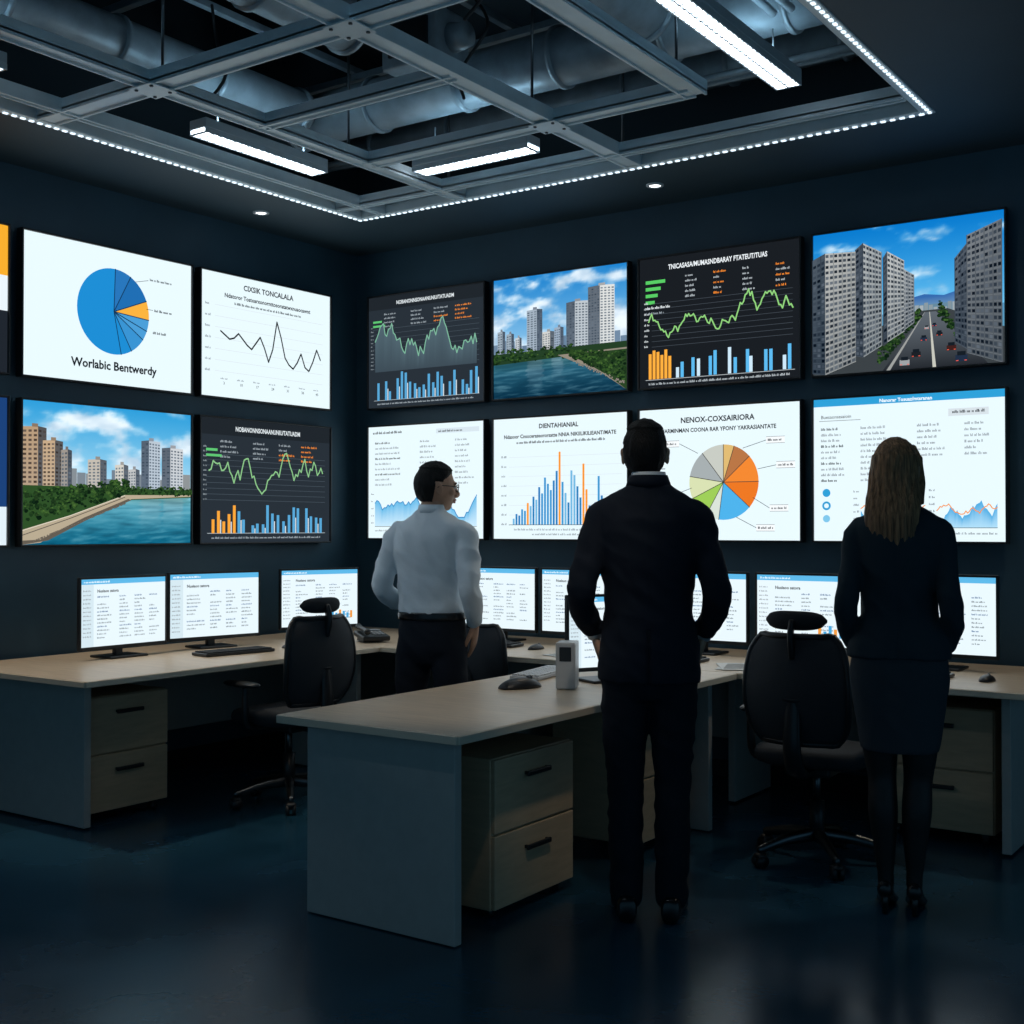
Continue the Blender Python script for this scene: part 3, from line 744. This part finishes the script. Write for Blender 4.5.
mouse(-3.00,4.36,D(-20),1.6); keyboard(-3.17,4.80,D(100),m=M_white)
def papers(x,y,rz,n=3):
    b=MB()
    for i in range(n):
        R=Matrix.Rotation(random.uniform(-.25,.25),3,'Z'); b.box((0,0,.001+i*.0016),(.21,.297,.0012),0,0,R)
    for i in range(9): b.box((0,-.11+i*.026,.0012+n*.0016),(.15,.006,.0004),1,0,R)
    b.obj('paper_stack',[M_paper,M_black],(x,y,DT+.001),rz)
papers(-2.55,5.62,D(20)); papers(-3.52,5.65,D(-30),2)
def phone(x,y,rz):
    b=MB(); b.box((0,0,.035),(.17,.2,.03),0,.008,Matrix.Rotation(.12,3,'X')); b.box((0,.03,.015),(.13,.12,.03),0,.005); b.limb([(-.055,-.085,.065,.02),(-.055,-.04,.073,.014),(-.055,.04,.081,.014),(-.055,.085,.085,.02)],0,n=12)
    for i in range(4):
        for j in range(3): b.box((.0+j*.025,-.06+i*.024,.048+i*.003),(.016,.014,.008),1,.002)
    b.box((.025,.055,.065),(.08,.035,.006),1,.002); b.obj('desk_telephone',[M_black,M_white],(x,y,DT+.002),rz)
phone(-4.95,5.62,D(60)); 
b=MB(); b.box((0,0,.006),(.075,.15,.009),0,.004); b.box((0,0,.011),(.068,.14,.001),1,0); b.obj('mobile_phone',[M_black,M_white],(-5.0,5.3,DT+.001),D(70))
# mini computer next to the peninsula monitor
b=MB(); b.box((0,0,.10),(.085,.13,.198),0,.008); b.box((0,-.067,.15),(.05,.004,.06),1,.002)
b.obj('mini_desktop_computer',[M_white,M_black],(-2.83,4.47,DT+.001),D(25))

# ------------------------------------------------------------------ chairs
def chair(x,y,rz,head=True,top=1.0):
    b=MB()
    for i in range(5):
        a=2*math.pi*i/5+.3; ca,sa=math.cos(a),math.sin(a)
        b.limb([(ca*.03,sa*.03,.115,.03),(ca*.15,sa*.15,.105,.024),(ca*.28,sa*.28,.075,.018)],1,n=12,flat=.8)
        px,py=ca*.28,sa*.28; t=Vector((-sa,ca,0))
        for q in (-.016,.016):
            p=Vector((px,py,.028))+t*q; b.cyl(p-t*.009,p+t*.009,.028,m=0,n=16)
        b.cyl((px,py,.028),(px,py,.08),.009,m=1,n=8); b.sphere((px,py,.05),(.028,.028,.016),0,nu=12,nv=8)
    b.cyl((0,0,.09),(0,0,.26),.032,m=0); b.cyl((0,0,.26),(0,0,.40),.017,m=1)
    b.box((0,0,.405),(.2,.26,.045),0,.012)
    R=[]
    for zz,s_ in ((.425,.86),(.435,.96),(.455,1.0),(.475,1.0),(.492,.96),(.50,.86),(.503,.6)):
        r=[]
        for j in range(40):
            a=2*math.pi*j/40; c_,s2=math.cos(a),math.sin(a)
            X=.245*s_*math.copysign(abs(c_)**.55,c_); Y=.235*s_*math.copysign(abs(s2)**.55,s2)
            r.append(Vector((X,Y+.02,zz-(.035*max(0,(Y-.12)/.11)**2) )))
        R.append(r)
    b.loft(R,2,True)
    b.limb([(0,-.10,.41,.025),(0,-.24,.42,.025),(0,-.30,.52,.024),(0,-.29,.70,.02),(0,-.275,.86,.018)],0,n=14,flat=1.6)
    b.limb([(-.17,-.262,.78,.012),(-.08,-.285,.74,.014),(0,-.295,.72,.016),(.08,-.285,.74,.014),(.17,-.262,.78,.012)],0,n=10)
    nx,nz=17,19; zt=top; zb=.54
    def bp(u,v,off):
        wv=.175+.045*math.sin(math.pi*min(1,v*.85+.1)); 
        cr=1-.16*max(0,abs(v-.5)*2-.72)**1.0/.28
        X=u*wv*cr; Y=-.235+.05*u*u-.035*math.sin(v*math.pi*1.0+.3)+ -.05*v+off; Z=zb+(zt-zb)*v
        return (X,Y,Z)
    vs=[];fs=[]
    for side,offs in enumerate((0,-.018)):
        for k in range(nz):
            for i in range(nx): vs.append(bp(-1+2*i/(nx-1),k/(nz-1),offs))
    N=nx*nz
    for k in range(nz-1):
        for i in range(nx-1):
            a=k*nx+i; fs.append([a,a+nx,a+nx+1,a+1]); fs.append([N+a,N+a+1,N+a+nx+1,N+a+nx])
    for k in range(nz-1): 
        a=k*nx; fs.append([a,N+a,N+a+nx,a+nx]); a+=nx-1; fs.append([a,a+nx,N+a+nx,N+a])
    for i in range(nx-1): fs.append([i,i+1,N+i+1,N+i]); a=(nz-1)*nx+i; fs.append([a,N+a,N+a+1,a+1])
    b.add(vs,fs,3,True)
    loop=[bp(-1,v/8,-.009) for v in range(9)]+[bp(u/4,1,-.009) for u in range(-3,4)]+[bp(1,v/8,-.009) for v in range(8,-1,-1)]+[bp(u/4,0,-.009) for u in range(3,-5,-1)]
    b.limb([(*p,.014) for p in loop],0,n=10,sub=2,cap=False)
    if head:
        b.limb([(0,-.29,zt-.08,.014),(0,-.315,zt+.0,.012),(0,-.295,zt+.06,.012)],0,n=10,flat=2)
        R=[]
        for i in range(15):
            t=-1+2*i/14; sz=(1-abs(t)**3.5)**.5 if abs(t)<1 else 0.12
            sz=max(.15,sz); R.append([Vector((t*.130,-.275+.03*t*t+.022*sz*math.cos(a),zt+.065+.040*sz*math.sin(a))) for a in [2*math.pi*j/18 for j in range(18)]])
        b.loft(R,2,True)
    for sx in(-1,1):
        b.limb([(sx*.17,0,.415,.016),(sx*.27,-.01,.43,.018),(sx*.29,-.02,.50,.018),(sx*.29,-.02,.62,.016)],0,n=12)
        R=[]
        for i in range(13):
            t=-1+2*i/12; sz=max(.3,(1-abs(t)**4)**.5); R.append([Vector((sx*.285+.042*sz*math.cos(a),.02+t*.135,.64+.016*sz*math.sin(a))) for a in [2*math.pi*j/16 for j in range(16)]])
        b.loft(R,0,True)
    b.obj('office_chair',[M_black,M_chrome,M_blackr,M_mesh],(x,y,0),rz)
chair(-4.62,4.60,D(84),True,.97)
chair(-1.96,5.09,D(2),True,.98)
chair(-3.98,5.58,D(0),False,.90)

# ------------------------------------------------------------------ people
def folds(amp,sx=9,sz=14,seed=0):
    def f(p,n):
        q=Vector((p.x*sx+seed,p.y*sx,p.z*sz+p.x*6))
        r=1-abs(noise.noise(q))*2
        return p+n*(amp*(r-.5)+amp*.5*noise.noise(q*2.3))
    return f
def hand(parent,wrist,direction,palmn,mirror=1,s=1,curl=25,name='hand'):
    b=MB(); R=[]
    for y,rx,rz_ in ((-.03,.026,.021),(0,.026,.019),(.03,.036,.018),(.06,.041,.016),(.09,.040,.013),(.10,.034,.008)):
        R.append([Vector((rx*math.cos(a),y,rz_*math.sin(a))) for a in [2*math.pi*j/20 for j in range(20)]])
    b.loft(R,0,True)
    for i,(x,L) in enumerate(((-.031,.058),(-.0105,.072),(.0105,.078),(.031,.070))):
        a=0; p=Vector((x,.085,0)); pts=[(*p,.0098)]
        for k,(fr,rr) in enumerate(((.42,.0088),(.32,.0082),(.26,.007))):
            a+=math.radians(curl*(1.0 if k else .7)); p=p+Vector((x*.08,math.cos(a),-math.sin(a)))*L*fr*1.1; pts.append((*p,rr))
        b.limb(pts,0,sub=3,n=12)
    b.limb([(.018,.015,-.004,.015),(.042,.038,-.012,.0125),(.056,.066,-.02,.0105),(.060,.092,-.028,.0085)],0,sub=3,n=12)
    d=Vector(direction).normalized(); z=-Vector(palmn).normalized(); z=(z-d*z.dot(d)).normalized(); x=d.cross(z)
    if mirror<0: x=-x
    M=Matrix((x,d,z)).transposed().to_4x4()
    b.v=[tuple(Vector(wrist)+(M@(Vector(v)*s))) for v in b.v]
    b.remesh(name,[M_skin],.0034,2,parent)
def shoe(b,x,y,s=1,yaw=0,m=0):
    R=[]
    prof=[(-.085,.026,.055),(-.075,.034,.085),(-.04,.037,.095),(0,.036,.085),(.05,.041,.064),(.10,.048,.05),(.15,.044,.042),(.185,.030,.033),(.198,.014,.022)]
    c_,s_=math.cos(yaw),math.sin(yaw)
    for yy,w_,h in catmull([list(p) for p in prof],3):
        r=[]
        for j in range(20):
            a=2*math.pi*j/20; X=w_*math.copysign(abs(math.cos(a))**.8,math.cos(a)); Z=max(.0,h/2+h/2*math.copysign(abs(math.sin(a))**.7,math.sin(a)))
            r.append(Vector((x+(X*c_-yy*s_)*s,y+(X*s_+yy*c_)*s,Z*s+.002)))
        R.append(r)
    b.loft(R,m,True)
def head(parent,c,yaw,pitch,s,hairm,female=False,glasses=False,neckbase=None):
    E=empty('head',c); E.parent=parent; E.rotation_euler=(pitch,0,yaw); E.scale=(s,s,s)
    b=MB()
    b.sphere((0,-.008,.012),(.076,.098,.104)); b.sphere((0,.030,-.045),(.056,.062,.068)); b.sphere((0,.055,-.085),(.030,.030,.025))
    b.sphere((0,.02,-.005),(.066,.076,.09))
    b.limb([(0,.088,.012,.010),(0,.104,-.012,.012),(0,.110,-.026,.0145),(0,.098,-.034,.012)],0,n=12)
    b.sphere((0,.082,.024),(.05,.016,.012)); b.sphere((0,.088,-.056),(.024,.012,.013))
    for sx in(-1,1):
        b.sphere((sx*.042,.06,-.018),(.02,.024,.02)); b.sphere((sx*.012,.100,-.030),(.009,.010,.008))
        R=Matrix.Rotation(sx*-.35,3,'Z')@Matrix.Rotation(.15,3,'X'); b.sphere((sx*.080,-.008,-.012),(.007,.019,.031),0,R); b.sphere((sx*.084,-.014,.004),(.006,.017,.017),0,R)
    b.limb([(0,-.005,-.05,.05 if not female else .042),(0,-.022,-.11,.053 if not female else .043),(0,-.03,-.17,.056 if not female else .046)],0,n=24)
    def hl(y,z,x):
        if female: return z-(.055 if y>.03 else -.02)
        if y>.055: t=z-.066
        elif y>.012: t=z-(.030+(y-.012)*.8)
        elif y>-.03: t=z-.024 if abs(x)>.06 else z+.0
        else: t=z+.078
        return t
    def df(p,n):
        t=hl(p.y,p.z,p.x)
        if abs(p.x)>.079 and -.05<p.z<.03 and -.035<p.y<.02: return p
        if t>0:
            k=min(1,t/.012); q=Vector((p.x*55,p.y*55,p.z*16)); p=p+n*k*(.008+.004*noise.noise(q)+ (.006 if p.z>.08 else 0))
        return p
    def mf(p): 
        if abs(p.x)>.086 and -.05<p.z<.03 and -.035<p.y<.02: return 0
        return 1 if hl(p.y,p.z,p.x)>.003 else 0
    b.remesh('head_skin',[M_skin,hairm],.0045,3,E,df,mf)
    b=MB()
    for sx in(-1,1):
        b.sphere((sx*.030,.078,.004),(.0125,.0125,.0095),0,nu=14,nv=10); b.sphere((sx*.030,.0875,.004),(.0048,.004,.0048),1,nu=10,nv=8)
        b.limb([(sx*.014,.092,.022,.0035),(sx*.032,.091,.027,.0042),(sx*.048,.080,.022,.003)],1,n=8)
        b.limb([(sx*.017,.0895,.010,.0025),(sx*.030,.0915,.0125,.003),(sx*.043,.083,.008,.0025)],3,n=8)
    b.limb([(-.024,.090,-.056,.003),(-.010,.099,-.0535,.0055),(0,.100,-.055,.005),(.010,.099,-.0535,.0055),(.024,.090,-.056,.003)],2,n=8)
    b.limb([(-.020,.090,-.0615,.003),(0,.098,-.064,.0065),(.020,.090,-.0615,.003)],2,n=8)
    b.obj('face_features',[M_eye,hairm,M_lip,M_skin],parent=E)
    if glasses:
        b=MB()
        for sx in(-1,1):
            ringp=[(sx*.032+.023*math.cos(a),.104-.008*abs(math.cos(a)),.003+.018*math.sin(a),.0022) for a in [2*math.pi*i/16 for i in range(17)]]
            b.limb(ringp,0,sub=1,n=8,cap=False); b.limb([(sx*.055,.098,.008,.002),(sx*.078,.05,.008,.002),(sx*.088,0,.006,.002),(sx*.088,-.02,-.004,.002)],0,n=8)
        b.limb([(-.010,.106,.006,.002),(0,.110,.008,.002),(.010,.106,.006,.002)],0,n=8); b.obj('eyeglasses',[M_black],parent=E)
    if female:
        b=MB()
        b.sphere((0,-.014,.020),(.088,.103,.112))
        b.torso([(.06,.086,.07,-.035),(0,.092,.066,-.042),(-.07,.098,.060,-.058),(-.14,.104,.052,-.082),(-.20,.100,.045,-.100),(-.26,.086,.038,-.108),(-.30,.066,.030,-.110),(-.335,.040,.018,-.112)],0,p=2.1)
        for sx in(-1,1): b.limb([(sx*.05,.045,.085,.022),(sx*.078,.028,.03,.02),(sx*.085,.01,-.05,.022),(sx*.088,-.03,-.12,.022)],0,n=14)
        def hd(p,n):
            g=math.sin(p.x*230+6*noise.noise(Vector((p.x*8,p.y*8,p.z*5))))+.6*math.sin(p.x*520+p.y*120+3*noise.noise(Vector((p.x*20,0,p.z*8))))
            k=.0016 if p.z<.06 else .0006
            return p+n*g*k+Vector((.008*noise.noise(Vector((p.x*9,1,p.z*9)))*max(0,-p.z*4),0,.02*noise.noise(Vector((p.x*40,2,0)))*max(0,(-p.z-.2)*8)))
        b.remesh('long_hair',[hairm],.005,2,E,hd)
    return E

# --- man in dark suit (centre)
P=empty('man_in_suit',(-2.185,4.01,0),D(28))
b=MB()
b.torso([(.80,.120,.09,0),(.86,.168,.115,0),(.93,.170,.118,0),(1.02,.160,.110,0),(1.07,.155,.105,0)])
for sx in(-1,1):
    b.limb([(sx*.085,0,.90,.094),(sx*.088,0,.70,.084),(sx*.086,.012,.49,.067),(sx*.084,-.008,.28,.064),(sx*.082,0,.075,.060)],0,n=28,cap=True)
b.remesh('trousers',[M_trs],.009,3,P,folds(.006,8,12,3))
b=MB()
b.torso([(.865,.188,.128,0),(.90,.190,.130,0),(.97,.187,.128,0),(1.06,.170,.118,0),(1.14,.160,.112,-.002),(1.25,.172,.12,-.006),(1.37,.188,.126,-.012),(1.45,.196,.118,-.014),(1.505,.182,.095,-.014),(1.545,.138,.074,-.012),(1.58,.082,.064,-.008),(1.602,.062,.058,-.004)])
for sx in(-1,1):
    b.limb([(sx*.142,-.012,1.475,.063),(sx*.178,-.014,1.447,.064),(sx*.206,-.045,1.34,.057),(sx*.242,-.088,1.215,.052),(sx*.240,-.02,1.125,.048),(sx*.210,.055,1.055,.042)],0,n=24)
def jf(p,n):
    p=folds(.0065,8,11,1)(p,n)
    if abs(p.x)<.006 and p.y<-.05 and p.z<1.06: p=p+Vector((0,.012,0))     # back vent
    elif abs(p.x)<.004 and p.y<0: p=p+Vector((0,.0025,0))
    return p
b.remesh('suit_jacket',[M_suit],.007,2,P,jf)
def collar(b,z,rx,ry,cy,h,th,m=0,drop=.02,p=2):
    n=40; vs=[];fs=[]
    for dz,dr in ((0,th),(h,0),(h,-th*.6),(0,-th*.6)):
        for j in range(n):
            a=2*math.pi*j/n; f=max(0,math.sin(a))
            vs.append((rx*math.cos(a)+dr*math.cos(a),cy+(ry+dr)*math.sin(a),z+dz-drop*f))
    for k in range(4):
        for j in range(n):
            a=k*n+j;b_=k*n+(j+1)%n;c_=((k+1)%4)*n+(j+1)%n;d_=((k+1)%4)*n+j; fs.append([a,b_,c_,d_])
    b.add(vs,fs,m,True)
b=MB(); collar(b,1.578,.070,.066,-.006,.040,.014,0,.05); b.obj('jacket_collar',[M_suit],parent=P)
b=MB(); collar(b,1.596,.062,.062,-.006,.034,.006,0,.03); b.obj('shirt_collar',[M_shirt],parent=P)
for sx in(-1,1):
    b=MB(); b.cyl((sx*.217,.042,1.066),(sx*.199,.078,1.026),.034,.032,0,20); b.obj('shirt_cuff',[M_shirt],parent=P)
    hand(P,(sx*.200,.075,1.03),(-sx*.25,.35,-.9),(-sx*1,-.1,-.2),sx,1.0,12)
b=MB(); shoe(b,-.085,0,1.0,D(6)); shoe(b,.085,0,1.0,D(-6)); b.obj('leather_shoes',[M_shoe],parent=P)
head(P,(-.012,.018,1.700),D(-3),0,1.0,M_hair)

# --- man in light shirt (left)
P=empty('man_in_shirt',(-3.82,4.785,0),D(12))
b=MB()
b.torso([(.76,.120,.09,0),(.82,.165,.120,0),(.90,.172,.124,0),(.97,.166,.118,0),(1.01,.162,.114,0)])
b.limb([(-.085,0,.86,.098),(-.11,.0,.68,.086),(-.12,.012,.47,.068),(-.13,-.008,.27,.064),(-.13,0,.075,.060)],0,n=28)
b.limb([(.085,0,.86,.098),(.10,.0,.68,.086),(.11,.03,.47,.068),(.11,.0,.27,.064),(.11,0,.075,.060)],0,n=28)
b.remesh('trousers',[M_trs],.009,3,P,folds(.0045,8,12,9))
b=MB(); b.torso([(.975,.172,.124,0),(.995,.173,.125,0),(1.012,.172,.124,0)],sub=2); b.obj('belt',[M_shoe],parent=P)
b=MB()
b.torso([(1.0,.163,.116,0),(1.03,.170,.122,0),(1.09,.170,.122,0),(1.18,.174,.122,-.004),(1.29,.188,.124,-.008),(1.38,.198,.116,-.012),(1.435,.182,.092,-.012),(1.475,.130,.072,-.010),(1.505,.075,.060,-.006),(1.525,.060,.055,-.004)])
b.limb([(-.150,-.01,1.405,.062),(-.190,-.012,1.375,.064),(-.222,-.03,1.27,.059),(-.250,-.05,1.145,.054),(-.236,.03,1.07,.048),(-.200,.12,1.03,.036)],0,n=24)
b.limb([(.150,-.01,1.405,.062),(.190,-.012,1.375,.064),(.218,-.045,1.27,.059),(.240,-.08,1.14,.053),(.236,-.03,1.04,.045),(.218,.03,.965,.036)],0,n=24)
b.remesh('dress_shirt',[M_shirt],.0065,2,P,folds(.010,7,9,4))
b=MB(); collar(b,1.500,.064,.060,-.006,.040,.010,0,.035); b.obj('shirt_collar',[M_shirt],parent=P)
hand(P,(.214,.045,.948),(-.18,.25,-.95),(-1,-.1,-.15),1,1.0,10)
hand(P,(-.195,.132,1.025),(.55,.25,-.8),(1,-.3,.1),-1,1.0,10)
b=MB(); b.cyl((.222,.020,.985),(.216,.034,.965),.031,.030,0,20); b.cyl((.248,.03,.974),(.253,.032,.973),.018,m=0,n=18); b.obj('wristwatch',[M_chrome],parent=P)
b=MB(); shoe(b,-.13,0,1.0,D(8)); shoe(b,.11,0,1.0,D(-8)); b.obj('leather_shoes',[M_shoe],parent=P)
head(P,(.012,.020,1.626),D(-46),D(-4),1.02,M_hair,glasses=True)

# --- woman in skirt suit (right)
P=empty('woman_in_skirt_suit',(-1.45,4.60,0),D(14))
b=MB()
b.torso([(.60,.136,.105,0),(.62,.142,.108,0),(.72,.158,.115,0),(.84,.176,.124,-.006),(.93,.174,.122,-.008),(1.02,.148,.105,0),(1.06,.138,.10,0)])
b.remesh('pencil_skirt',[M_skirt],.008,2,P,folds(.003,7,7,5))
b=MB()
for sx in(-1,1):
    b.limb([(sx*.072,0,.75,.074),(sx*.070,.004,.60,.064),(sx*.064,.010,.49,.052),(sx*.060,-.012,.38,.054),(sx*.055,-.012,.28,.045),(sx*.052,-.012,.16,.031),(sx*.050,-.010,.105,.030)],0,n=24)
    b.limb([(sx*.050,-.012,.11,.028),(sx*.052,.05,.065,.026),(sx*.054,.10,.035,.024)],0,n=18)
b.remesh('legs_in_tights',[M_tights],.006,2,P)
b=MB()
for sx in(-1,1):
    R=[]
    for yy,w_,zc,h in catmull([[-.060,.020,.085,.018],[-.045,.028,.088,.034],[-.01,.030,.075,.034],[.04,.033,.045,.028],[.09,.040,.022,.022],[.13,.036,.018,.018],[.165,.018,.014,.012],[.178,.006,.012,.008]],3):
        R.append([Vector((sx*.052+w_*math.cos(a),yy,max(.003,zc+h*math.sin(a)))) for a in [2*math.pi*j/18 for j in range(18)]])
    b.loft(R,0,True); b.cyl((sx*.052,-.042,.085),(sx*.052,-.048,.002),.018,.008,0,14)
b.obj('high_heels',[M_shoe],parent=P)
b=MB()
b.torso([(.945,.190,.134,-.004),(.97,.186,.130,-.004),(1.04,.162,.114,-.002),(1.11,.138,.102,0),(1.20,.140,.106,-.003),(1.31,.154,.114,-.008),(1.40,.162,.106,-.012),(1.452,.150,.084,-.012),(1.488,.104,.064,-.010),(1.510,.066,.055,-.006),(1.522,.053,.050,-.004)])
for sx in(-1,1):
    b.limb([(sx*.116,-.01,1.420,.050),(sx*.146,-.014,1.396,.052),(sx*.164,-.04,1.28,.046),(sx*.184,-.08,1.15,.042),(sx*.186,-.02,1.06,.040),(sx*.170,.05,.99,.035)],0,n=24)
def wf(p,n):
    p=folds(.005,8,11,8)(p,n)
    if abs(p.x)<.004 and p.y<0: p=p+Vector((0,.003,0))
    return p
b.remesh('tailored_jacket',[M_suit2],.0065,2,P,wf)
b=MB(); collar(b,1.495,.058,.054,-.006,.034,.012,0,.05); b.obj('jacket_collar',[M_suit2],parent=P)
for sx in(-1,1): hand(P,(sx*.166,.062,.975),(-sx*.2,.35,-.9),(-sx*1,-.1,-.2),sx,.88,14)
head(P,(-.01,.018,1.640),D(-6),0,.96,M_brown,female=True)

# ------------------------------------------------------------------ camera + world
cam=bpy.data.cameras.new('camera'); co=bpy.data.objects.new('camera',cam); S.collection.objects.link(co)
co.location=(0,0,1.425); co.rotation_euler=(D(90.74),0,D(34.9)); cam.sensor_width=36; cam.lens=36*1234/1024; cam.clip_start=.05
S.camera=co
W=bpy.data.worlds.new('dim_evening'); S.world=W; W.use_nodes=True
W.node_tree.nodes['Background'].inputs[0].default_value=(.20,.50,.76,1); W.node_tree.nodes['Background'].inputs[1].default_value=.30
